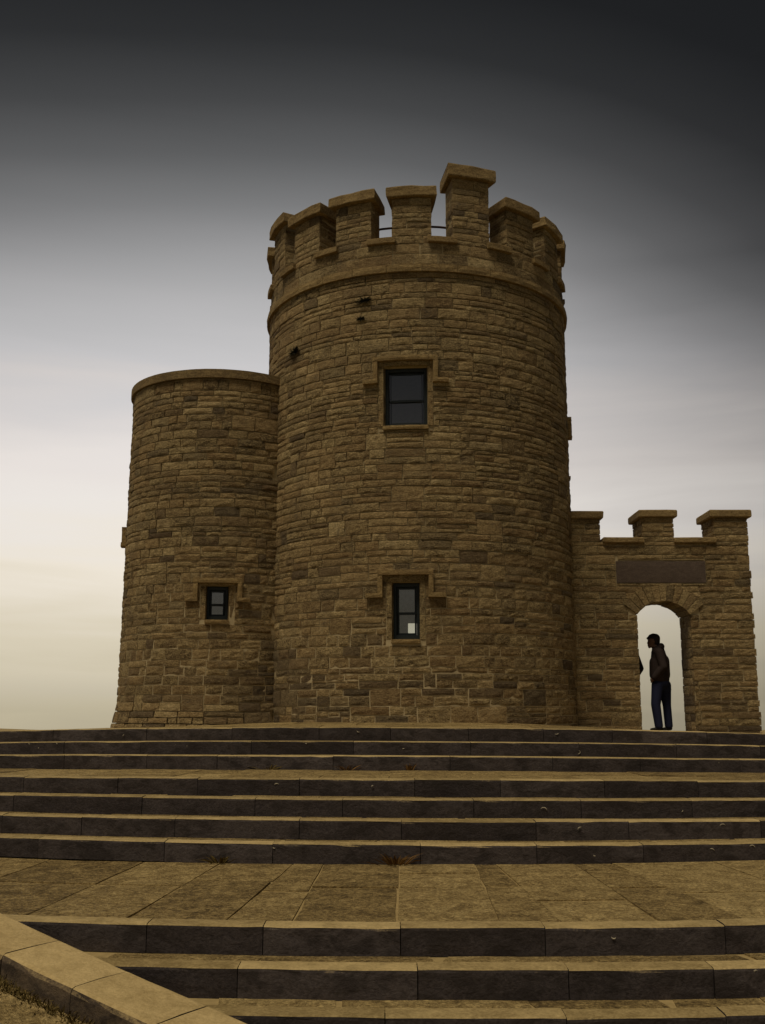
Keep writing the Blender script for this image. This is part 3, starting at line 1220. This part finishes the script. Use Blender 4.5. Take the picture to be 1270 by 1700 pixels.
# right end, jambs and back
for (Mf, u0, u1, rough) in (
        (flat_map((WALL_X1, WALL_Y, 0), (0, 1, 0), (0, 0, 1), (1, 0, 0)), .07, WT - .02, .02),
        (flat_map((AX + AHW, WALL_Y + WT, 0), (0, -1, 0), (0, 0, 1), (-1, 0, 0)), .02, WT - .07, .014),
        (flat_map((AX - AHW, WALL_Y, 0), (0, 1, 0), (0, 0, 1), (1, 0, 0)), .07, WT - .02, .014)):
    ztop = 3.0 if u1 == WT - .02 and Mf(0, 0, 0)[0] > 6 else SPR
    for r in layout(u0, u1, -.6, ztop, rg, .12, .22, .25, .6, .15, True):
        lst.append(stone(Mf, r, rg, r[2] + .6, None, 0, rough))
Mb = flat_map((WALL_X1, WALL_Y + WT, 0), (-1, 0, 0), (0, 0, 1), (0, 1, 0))
rects = layout(0, WALL_X1 - 3.6, -.6, 3.0, rg, .12, .2, .3, .75, .3, True)
rects = clip(rects, (WALL_X1 - AX - AHW, WALL_X1 - AX + AHW, -1, SPR))
rects = clip(rects, (WALL_X1 - AX - .45, WALL_X1 - AX + .45, SPR, AZ + AR + .1))
for r in rects:
    lst.append(stone(Mb, r, rg, r[2] + .6))
place_stones(lst, gate, MAT_WALL, 300)
# voussoirs
nv_ = 11
ha = math.asin(AHW / AR)
for k in range(nv_):
    a0 = -ha + 2 * ha * k / nv_ + .006
    a1 = -ha + 2 * ha * (k + 1) / nv_ - .006
    ro = AR + .29 + rg.uniform(-.05, .04)
    mb = MB()
    P = lambda a, q: (AX + q * math.sin(a), AZ + q * math.cos(a))
    am = (a0 + a1) / 2
    jj = rg.uniform(-.006, .01)
    prism(mb, [P(a0, AR + jj), P(am, AR + jj), P(a1, AR + jj), P(a1, ro), P(am, ro + .004), P(a0, ro)][::-1], WALL_Y - .020 + rg.uniform(-.008, .006), WALL_Y + WT + .01,
          (rg.uniform(.2, .7), rg.random(), rg.choice((0, 0, .3))))
    mb.build('voussoir', MAT_WALL, gate)
mb = MB()
vs, fs = grid_block(Mg, 4.277, 5.909, 2.24, 2.641, -.08, .012, 12, 4, .003, .004, .004, 3)
mb.add(vs, fs, (.5, .3, 0))
mb.build('plaque', MAT_PLAQUE, gate)
# parapet sills, merlons, caps


def box_rough(mb, x0, x1, y0, y1, z0, z1, rough, seed, tone, n=4):
    Mt = flat_map((0, 0, 0), (1, 0, 0), (0, 0, 1), (0, -1, 0))
    vs, fs = [], []
    lv = [(z0, .0), (z0 + .02, 1), ((z0 + z1) / 2, 1), (z1 - .02, 1), (z1, 0)]
    us = [x0 + (x1 - x0) * i / n for i in range(n + 1)]
    ym = (y0 + y1) / 2
    loop = [(u, y0) for u in us] + [(x1, ym)] + [(u, y1) for u in reversed(us)] + [(x0, ym)]
    m_ = len(loop)
    for (z, k) in lv:
        for (x, y) in loop:
            d = .012 * (1 - k)
            xx = x + (d if x == x0 else -d if x == x1 else 0) + rough * N3(x * 7 + seed, y * 7, z * 7)
            yy = y + (d if y == y0 else -d if y == y1 else 0) + rough * N3(x * 7, y * 7 + seed, z * 7 + 20)
            vs.append((xx, yy, z + rough * .7 * N3(x * 6, y * 6 + 9, z * 6 + seed)))
    for j in range(len(lv) - 1):
        for i in range(m_):
            fs.append((j * m_ + i, j * m_ + (i + 1) % m_, (j + 1) * m_ + (i + 1) % m_, (j + 1) * m_ + i))
    fs.append(tuple(range(m_ - 1, -1, -1)))
    t = (len(lv) - 1) * m_
    fs.append(tuple(range(t, t + m_)))
    mb.add(vs, fs, tone)


for (x0, x1, zc) in ((3.20, 4.015, 3.425), (4.785, 5.375, 3.45), (6.10, WALL_X1, 3.45)):
    root = empty('merlon', ((x0 + x1) / 2, WALL_Y + WT / 2, 3.0), gate)
    cb = MB()
    prism(cb, [(x0 + .02, 2.98), (x1 - .02, 2.98), (x1 - .02, zc), (x0 + .02, zc)], WALL_Y + .024, WALL_Y + WT - .024)
    cb.build('core', MAT_MORTAR, root)
    st = MB()
    for r in layout(x0, x1, 3.0, zc, rg, .085, .14, .22, .5, .1, True):
        st.merge(stone(Mg, r, rg, 5)[1])
    for (Mf, ua, ub) in ((flat_map((x0, WALL_Y + WT, 0), (0, -1, 0), (0, 0, 1), (-1, 0, 0)), .0, WT - .07),
                         (flat_map((x1, WALL_Y, 0), (0, 1, 0), (0, 0, 1), (1, 0, 0)), .07, WT),
                         (flat_map((x1, WALL_Y + WT, 0), (-1, 0, 0), (0, 0, 1), (0, 1, 0)), .05, x1 - x0 - .05)):
        for r in layout(ua, ub, 3.0, zc, rg, .085, .14, .2, .45, .1, True):
            st.merge(stone(Mf, r, rg, 5)[1])
    tag(st.build('rubble_stones', MAT_WALL, root), kind='stuff')
    cp = MB()
    box_rough(cp, x0 - .065, x1 + .055, WALL_Y - .06, WALL_Y + WT + .06, zc, zc + .14, .010, rg.uniform(0, 90), (rg.uniform(.3, .6), .3, 0))
    cp.build('cap_stone', MAT_DRESSED, root)
for (x0, x1) in ((4.05, 4.80), (5.36, 6.12)):
    sl = MB()
    box_rough(sl, x0, x1, WALL_Y - .06, WALL_Y + WT + .05, 2.97, 3.075, .008, rg.uniform(0, 90), (rg.uniform(.3, .6), .3, 0))
    sl.build('crenel_sill', MAT_DRESSED, gate)

# ------------------------------------------------------------------ roof railing
rail = empty('roof_railing', (TC[0], TC[1], 7.35))
tag(rail, 'thin rusty iron handrail glimpsed between the tower battlements', 'railing')


def tube(mb, pts, r, n=6, tone=(.5, .5, 0), closed=False):
    vs, fs = [], []
    m_ = len(pts)
    for k, p in enumerate(pts):
        p = Vector(p)
        a = Vector(pts[(k - 1) % m_ if closed or k else 0])
        b_ = Vector(pts[(k + 1) % m_ if closed or k < m_ - 1 else k])
        t = (b_ - a).normalized()
        s = t.cross(Vector((0, 0, 1)))
        if s.length < .05:
            s = t.cross(Vector((0, 1, 0)))
        s.normalize()
        u = s.cross(t)
        rr = r[k] if isinstance(r, (list, tuple)) else r
        for q in range(n):
            c, d = math.cos(2 * math.pi * q / n), math.sin(2 * math.pi * q / n)
            v = p + s * (c * rr) + u * (d * rr)
            vs.append((v.x, v.y, v.z))
    for k in range(m_ if closed else m_ - 1):
        for q in range(n):
            k2 = (k + 1) % m_
            fs.append((k * n + q, k * n + (q + 1) % n, k2 * n + (q + 1) % n, k2 * n + q))
    if not closed:
        fs.append(tuple(range(n - 1, -1, -1)))
        fs.append(tuple((m_ - 1) * n + q for q in range(n)))
    mb.add(vs, fs, tone)


RR = 2.22
mb = MB()
tube(mb, [(TC[0] + RR * math.sin(2 * math.pi * q / 40), TC[1] - RR * math.cos(2 * math.pi * q / 40), 8.40) for q in range(40)], .02, 6, closed=True)
mb.build('handrail', MAT_IRON, rail)
for q in range(8):
    a = 2 * math.pi * (q + .5) / 8
    mb = MB()
    tube(mb, [(TC[0] + RR * math.sin(a), TC[1] - RR * math.cos(a), 7.34), (TC[0] + RR * math.sin(a), TC[1] - RR * math.cos(a), 8.39)], .016)
    mb.build('post', MAT_IRON, rail)

# ------------------------------------------------------------------ sloping kerb at the lower left and the path beside it
kerb = empty('sloping_kerb', (-1.6, 6.6, -2.2))
tag(kerb, 'pale sloping stone kerb that bounds the lower steps at the left', 'kerb')
kdir = Vector((KD.x, KD.y, 0)).normalized()
kper = Vector((kdir.y, -kdir.x, 0))
if kper.y > 0:
    kper = -kper
slope = KD.z / math.hypot(KD.x, KD.y)
KWID = .46
rg = random.Random(9)


def kpt(s, w, dz=0.0):
    """s metres along the kerb from its top end, w across it towards the path"""
    bend = -.020 * max(0, s) ** 2
    p = K0 + kdir * s + kper * (w + bend)
    return (p.x, p.y, K0.z + slope * s + dz)


joints = [-.75, .02, .40, 1.02, 1.62, 2.25, 2.9]
joints = [-.70, .38, .98, 1.60, 2.25, 2.9]
for k in range(len(joints) - 1):
    s0, s1 = joints[k] + .003, joints[k + 1] - .003
    mb = MB()
    seed = rg.uniform(0, 90)
    prof = [(.0, -.5), (.0, -.03), (.008, -.008), (.03, 0), (KWID * .5, .003), (KWID - .035, 0), (KWID - .01, -.01), (KWID, -.035), (KWID + .01, -.5)]
    vs, fs = [], []
    n = 4
    dz = rg.uniform(-.004, .004)
    for i in range(n + 1):
        s = s0 + (s1 - s0) * i / n
        for q, (w, z) in enumerate(prof):
            e = .006
            vs.append(kpt(s, w + e * N3(s * 5, q, seed), z + dz + (e * N3(s * 5, q + 20, seed) if z > -.4 else 0)))
    P = len(prof)
    for i in range(n):
        for q in range(P - 1):
            fs.append((i * P + q, (i + 1) * P + q, (i + 1) * P + q + 1, i * P + q + 1))
    fs.append(tuple(range(P)))
    fs.append(tuple(n * P + q for q in range(P - 1, -1, -1)))
    mb.add(vs, fs, (rg.uniform(.4, .65), rg.random(), 0))
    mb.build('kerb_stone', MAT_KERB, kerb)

PD = -.13
mb = MB()
for i in range(13):
    s = -3 + 7 * i / 12
    for w in (KWID - .1, KWID + .6, KWID + 1.5, KWID + 4):
        mb.v.append(kpt(s, w, PD - .02))
for i in range(12):
    for q in range(3):
        mb.f.append((i * 4 + q, (i + 1) * 4 + q, (i + 1) * 4 + q + 1, i * 4 + q + 1))
        mb.t.append((.5, .5, 0))
path_o = tag(mb.build('side_path', MAT_BED), 'paved path sloping down beside the kerb', 'path', None, 'structure')


def path_z(x, y):
    d = Vector((x, y, 0)) - Vector((K0.x, K0.y, 0))
    return K0.z + slope * d.dot(kdir) + PD


for a in range(-2, 5):
    for c in range(3):
        s0, s1 = -.35 + a * .78 + .3 * (c % 2), -.35 + (a + 1) * .78 + .3 * (c % 2)
        w0 = KWID + .10 + c * .75
        q = [kpt(s0, w0), kpt(s1, w0), kpt(s1, w0 + .75), kpt(s0, w0 + .75)]
        flag(path_o, [(p[0], p[1]) for p in q], path_z, rg, (rg.uniform(.7, .9), rg.random(), 0), gap=.012)


# ------------------------------------------------------------------ weeds
def blades(mb, c, n, h, spread, rg, lean=.6, up=(0, 0, 1), width=.006):
    up = Vector(up).normalized()
    for _ in range(n):
        d = Vector((rg.gauss(0, 1), rg.gauss(0, 1), rg.gauss(0, .5)))
        d -= up * d.dot(up)
        b0 = Vector(c) + d * spread * .35
        tip = b0 + up * h * rg.uniform(.4, 1) + d * spread * lean
        mid = (b0 + tip) / 2 + up * h * .15
        sd_ = Vector((rg.gauss(0, 1), rg.gauss(0, 1), rg.gauss(0, .3))).normalized() * width * rg.uniform(.6, 1.4)
        mb.add([tuple(b0 - sd_), tuple(b0 + sd_), tuple(mid + sd_), tuple(tip), tuple(mid - sd_)], [(0, 1, 2, 4), (4, 2, 3)])


rg = random.Random(41)
# grass along the foot of the kerb
mb = MB()
for k in range(2200):
    s = rg.uniform(-1.3, 3.0)
    w = KWID + .02 + abs(rg.gauss(0, .055))
    blades(mb, kpt(s, w, PD - .02), 1, rg.uniform(.02, .075), .03, rg, 1.1, width=.004)
tag(mb.build('grass_fringe', MAT_WEED), 'dry brown-green grass along the foot of the kerb', 'grass', None, 'stuff')


def weed(label, x, i, off, n, h, spread, mat, group='weeds in the step joints'):
    mb = MB()
    c = (x, step_y(i, x) - off, step_z(i + 1, x))
    blades(mb, c, n, h, spread, rg)
    o = mb.build('weed_tuft', mat, None, origin=c)
    tag(o, label, 'weed', group)


weed('green-brown weed tuft at the foot of the riser, left on the landing', -1.50, 6, .02, 70, .075, .10, MAT_WEED)
weed('rusty brown weed tuft spreading at the middle of the landing, against the riser', .12, 6, .02, 110, .11, .13, MAT_RUST)
weed('small brown tuft on the narrow upper landing, left of centre', -.42, 2, .015, 45, .07, .10, MAT_RUST)
weed('small rusty tuft on the narrow upper landing, just right of centre', .32, 2, .015, 45, .09, .06, MAT_RUST)
weed('larger brown tuft on the narrow upper landing, left of the middle joints', -1.35, 2, .015, 40, .06, .12, MAT_WEED)


def wall_plant(label, th, z, size, n):
    a = R_(th)
    c = (TC[0] + (TR + .005) * math.sin(a), TC[1] - (TR + .005) * math.cos(a), z)
    mb = MB()
    out = Vector((math.sin(a), -math.cos(a), .25))
    blades(mb, c, n * 4, size * .55, size * .8, rg, .8, out, .009)
    o = mb.build('wall_fern', MAT_FERN, None, origin=c)
    tag(o, label, 'plant', 'dark plants rooted in the tower wall')


wall_plant('dark fern clump low on the left of the tower, above the turret roof', -50.8, 6.20, .085, 90)
wall_plant('dark fern clump under the string course, uppermost of the three', -19.9, 6.80, .07, 60)
wall_plant('thin dark fern below the uppermost clump, beside a dark gap', -21.0, 6.48, .045, 35)

# pale fossil trails on the risers
rg = random.Random(77)
FOS = [(0, -3.35), (0, -.3), (0, 2.2), (1, -4.6), (1, -4.45), (1, -2.6), (1, -.95), (1, .25), (1, 2.4), (2, 4.1), (3, -1.1), (3, -.1), (4, 1.6), (5, 1.9), (6, 1.95), (6, 3.05), (6, 3.45), (6, -1.0), (5, 3.3), (4, 3.0),
       (2, -3.6), (8, 2.3), (7, 1.5), (1, -2.45), (1, -4.2)]
fossils = MB()
for (i, x) in FOS:
    z = step_z(i, x) - rg.uniform(.03, .11)
    a0, ln, rad = rg.uniform(0, 6.28), rg.uniform(.8, 3.4), rg.uniform(.008, .026)
    pts = []
    for k in range(7):
        a = a0 + ln * k / 6
        pts.append((x + rad * math.cos(a) * 1.3, step_y(i, x) - .004, z + rad * math.sin(a)))
    tube(fossils, pts, [.001, .003, .0045, .005, .0045, .003, .001], 5)
tag(fossils.build('fossil_trails', MAT_FOSSIL, steps_o), kind='stuff')


# ------------------------------------------------------------------ people
def blob(parts, voxel, smooth_it=4):
    """union of tapered capsules, remeshed into one continuous surface"""
    mb = MB()
    for (p0, r0, p1, r1) in parts:
        p0, p1 = Vector(p0), Vector(p1)
        ax = p1 - p0
        L = ax.length
        t = ax.normalized() if L > 1e-6 else Vector((0, 0, 1))
        s = t.cross(Vector((0, 1, 0)))
        if s.length < .1:
            s = t.cross(Vector((1, 0, 0)))
        s.normalize()
        u = t.cross(s)
        rows = []
        n = 14
        for k in range(6):
            a = -math.pi / 2 + math.pi / 2 * k / 5
            rows.append((p0 + t * (math.sin(a) * r0), math.cos(a) * r0))
        for k in range(6):
            a = math.pi / 2 * k / 5
            rows.append((p1 + t * (math.sin(a) * r1), math.cos(a) * r1))
        vs, fs = [], []
        for (c, rr) in rows:
            rr = max(rr, 1e-4)
            for q in range(n):
                a = 2 * math.pi * q / n
                v = c + s * (math.cos(a) * rr) + u * (math.sin(a) * rr)
                vs.append((v.x, v.y, v.z))
        for j in range(len(rows) - 1):
            for q in range(n):
                fs.append((j * n + q, j * n + (q + 1) % n, (j + 1) * n + (q + 1) % n, (j + 1) * n + q))
        mb.add(vs, fs)
    me = bpy.data.meshes.new('tmp')
    me.from_pydata(mb.v, [], mb.f)
    o = bpy.data.objects.new('tmp', me)
    COL.objects.link(o)
    rm = o.modifiers.new('r', 'REMESH')
    rm.mode = 'VOXEL'
    rm.voxel_size = voxel
    sm = o.modifiers.new('s', 'SMOOTH')
    sm.iterations = smooth_it
    sm.factor = .5
    dg = bpy.context.evaluated_depsgraph_get()
    out = bpy.data.meshes.new_from_object(o.evaluated_get(dg))
    bpy.data.objects.remove(o)
    bpy.data.meshes.remove(me)
    out.polygons.foreach_set('use_smooth', [True] * len(out.polygons))
    return out


MAT_SKIN = simple_mat('skin', (.16, .09, .065), .6, .1, 20)
MAT_HAIR = simple_mat('dark_hair', (.018, .012, .010), .6, .3, 60)
MAT_JACKET = simple_mat('dark_brown_jacket', (.032, .022, .020), .85, .25, 25, .2)
MAT_JEANS = simple_mat('dark_blue_jeans', (.016, .020, .052), .85, .25, 40, .2)
MAT_SHOE = simple_mat('dark_shoes', (.015, .013, .012), .6, .2, 30)
U = .00138


def pc(cx, cy, y=0.0):
    """silhouette coordinates measured on an enlargement -> metres (x, depth, height)"""
    return ((cx - 640) * U + y * .277 + (1525 - cy) * U * .05, y, (1525 - cy) * U)


def make_person(loc, label, mirror=False, parts=True):
    root = _empty('person', loc)
    if mirror:
        root.rotation_euler = (0, 0, math.pi)
    tag(root, label, 'person')
    def put(mesh, name, mat):
        mesh.name = name
        mesh.materials.clear()
        mesh.materials.append(mat)
        o = bpy.data.objects.new(name, mesh)
        COL.objects.link(o)
        o.parent = root
        return o
    # body: head, neck, trunk, arms, hands, legs in one surface
    B = [(pc(540, 335), .085, pc(510, 350), .088), (pc(500, 372), .07, pc(482, 405), .052), (pc(475, 425), .028, pc(470, 432), .026),
         (pc(452, 372), .016, pc(441, 380), .011), (pc(520, 400), .055, pc(575, 480), .06),
         (pc(585, 470), .10, pc(610, 700), .13), (pc(610, 700), .13, pc(620, 900), .12),
         (pc(575, 950, -.075), .085, pc(555, 1190, -.09), .06), (pc(555, 1190, -.09), .06, pc(598, 1480, -.09), .045),
         (pc(675, 950, .075), .085, pc(702, 1200, .09), .06), (pc(702, 1200, .09), .06, pc(728, 1480, .09), .045)]
    for s in (-1, 1):
        sh, elb, wr = pc(600, 510, s * .17), pc(655, 700, s * .235), pc(545, 830, s * .17)
        B += [(sh, .055, elb, .042), (elb, .042, wr, .032)]
        hx = pc(510, 870, s * .13)
        B += [(wr, .030, hx, .034)]
        for k in range(4):
            f0 = pc(512 + 4 * k, 872 + 2 * k, s * (.13 - .018 * k + .02))
            B += [(f0, .011, pc(492 + 3 * k, 905 - 3 * abs(k - 1), s * (.11 - .015 * k + .02)), .009)]
        B += [(pc(520, 862, s * .115), .011, pc(492, 872, s * .085), .010)]
    put(blob(B, .011, 3), 'body', MAT_SKIN)
    # hair
    Hh = [(pc(548, 318), .090, pc(515, 322), .084), (pc(560, 350), .075, pc(570, 385), .052), (pc(480, 312), .048, pc(446, 318), .024), (pc(585, 330), .04, pc(592, 375), .028), (pc(520, 300), .07, pc(495, 303), .06)]
    for s in (-1, 1):
        Hh.append((pc(545, 345, s * .045), .052, pc(552, 385, s * .05), .03))
    put(blob(Hh, .011, 2), 'hair', MAT_HAIR)
    # jacket with a hood folded at the nape
    J = [(pc(562, 640, -.05), .118, pc(565, 800, -.05), .120), (pc(562, 640, .05), .118, pc(565, 800, .05), .120), (pc(640, 620, 0), .125, pc(648, 800, 0), .128), (pc(575, 495, -.10), .085, pc(575, 495, .10), .085), (pc(590, 520), .125, pc(608, 660), .165), (pc(605, 560, -.08), .12, pc(612, 820, -.07), .135),
         (pc(605, 560, .08), .12, pc(612, 820, .07), .135), (pc(585, 870, -.05), .115, pc(635, 855, -.05), .13), (pc(585, 870, .05), .115, pc(635, 855, .05), .13),
         (pc(575, 480), .085, pc(560, 462), .075), (pc(612, 440, -.06), .058, pc(625, 425, .0), .062), (pc(625, 425, 0), .062, pc(612, 440, .06), .058), (pc(640, 460, 0), .04, pc(600, 430, 0), .05)]
    for s in (-1, 1):
        sh, elb, wr = pc(602, 512, s * .17), pc(660, 705, s * .245), pc(545, 835, s * .175)
        J += [(sh, .078, elb, .066), (elb, .066, wr, .055)]
        J += [(pc(560, 820, s * .12), .06, pc(520, 868, s * .10), .05)]
    J = [(a, r0 * 1.07, b_, r1 * 1.07) for (a, r0, b_, r1) in J]
    put(blob(J, .013, 3), 'jacket', MAT_JACKET)
    # jeans
    T = [(pc(595, 905, -.06), .108, pc(645, 900, -.06), .115), (pc(595, 905, .06), .108, pc(645, 900, .06), .115), (pc(660, 950, .05), .12, pc(685, 985, .06), .10),
         (pc(580, 930, -.08), .105, pc(556, 1190, -.09), .083), (pc(556, 1190, -.09), .083, pc(597, 1465, -.09), .072),
         (pc(672, 940, .08), .115, pc(702, 1200, .09), .074), (pc(702, 1200, .09), .074, pc(727, 1465, .09), .070)]
    T = [(a, r0 * 1.05, b_, r1 * 1.05) for (a, r0, b_, r1) in T]
    put(blob(T, .012, 3), 'jeans', MAT_JEANS)
    for (ax_, y) in ((597, -.09), (727, .09)):
        S = [(pc(ax_ + 22, 1500, y), .036, pc(ax_ - 20, 1502, y), .034), (pc(ax_ - 20, 1502, y), .034, pc(ax_ - 100, 1510, y - .01), .022),
             (pc(ax_ - 40, 1506, y + .02), .028, pc(ax_ - 90, 1510, y + .012), .02), (pc(ax_ + 5, 1480, y), .05, pc(ax_ - 5, 1500, y), .04)]
        put(blob(S, .009, 2), 'shoe', MAT_SHOE)
    return root


PXP = 5.09
PYP = WALL_Y + .45
make_person((PXP, PYP, -.405), 'man in a dark hooded jacket and jeans standing in the arch, facing left')
second = make_person((4.63, WALL_Y + 1.15, -.40), 'person hidden behind the left jamb of the arch, only a dark elbow showing')
second.rotation_euler = (0, 0, -math.pi / 2)
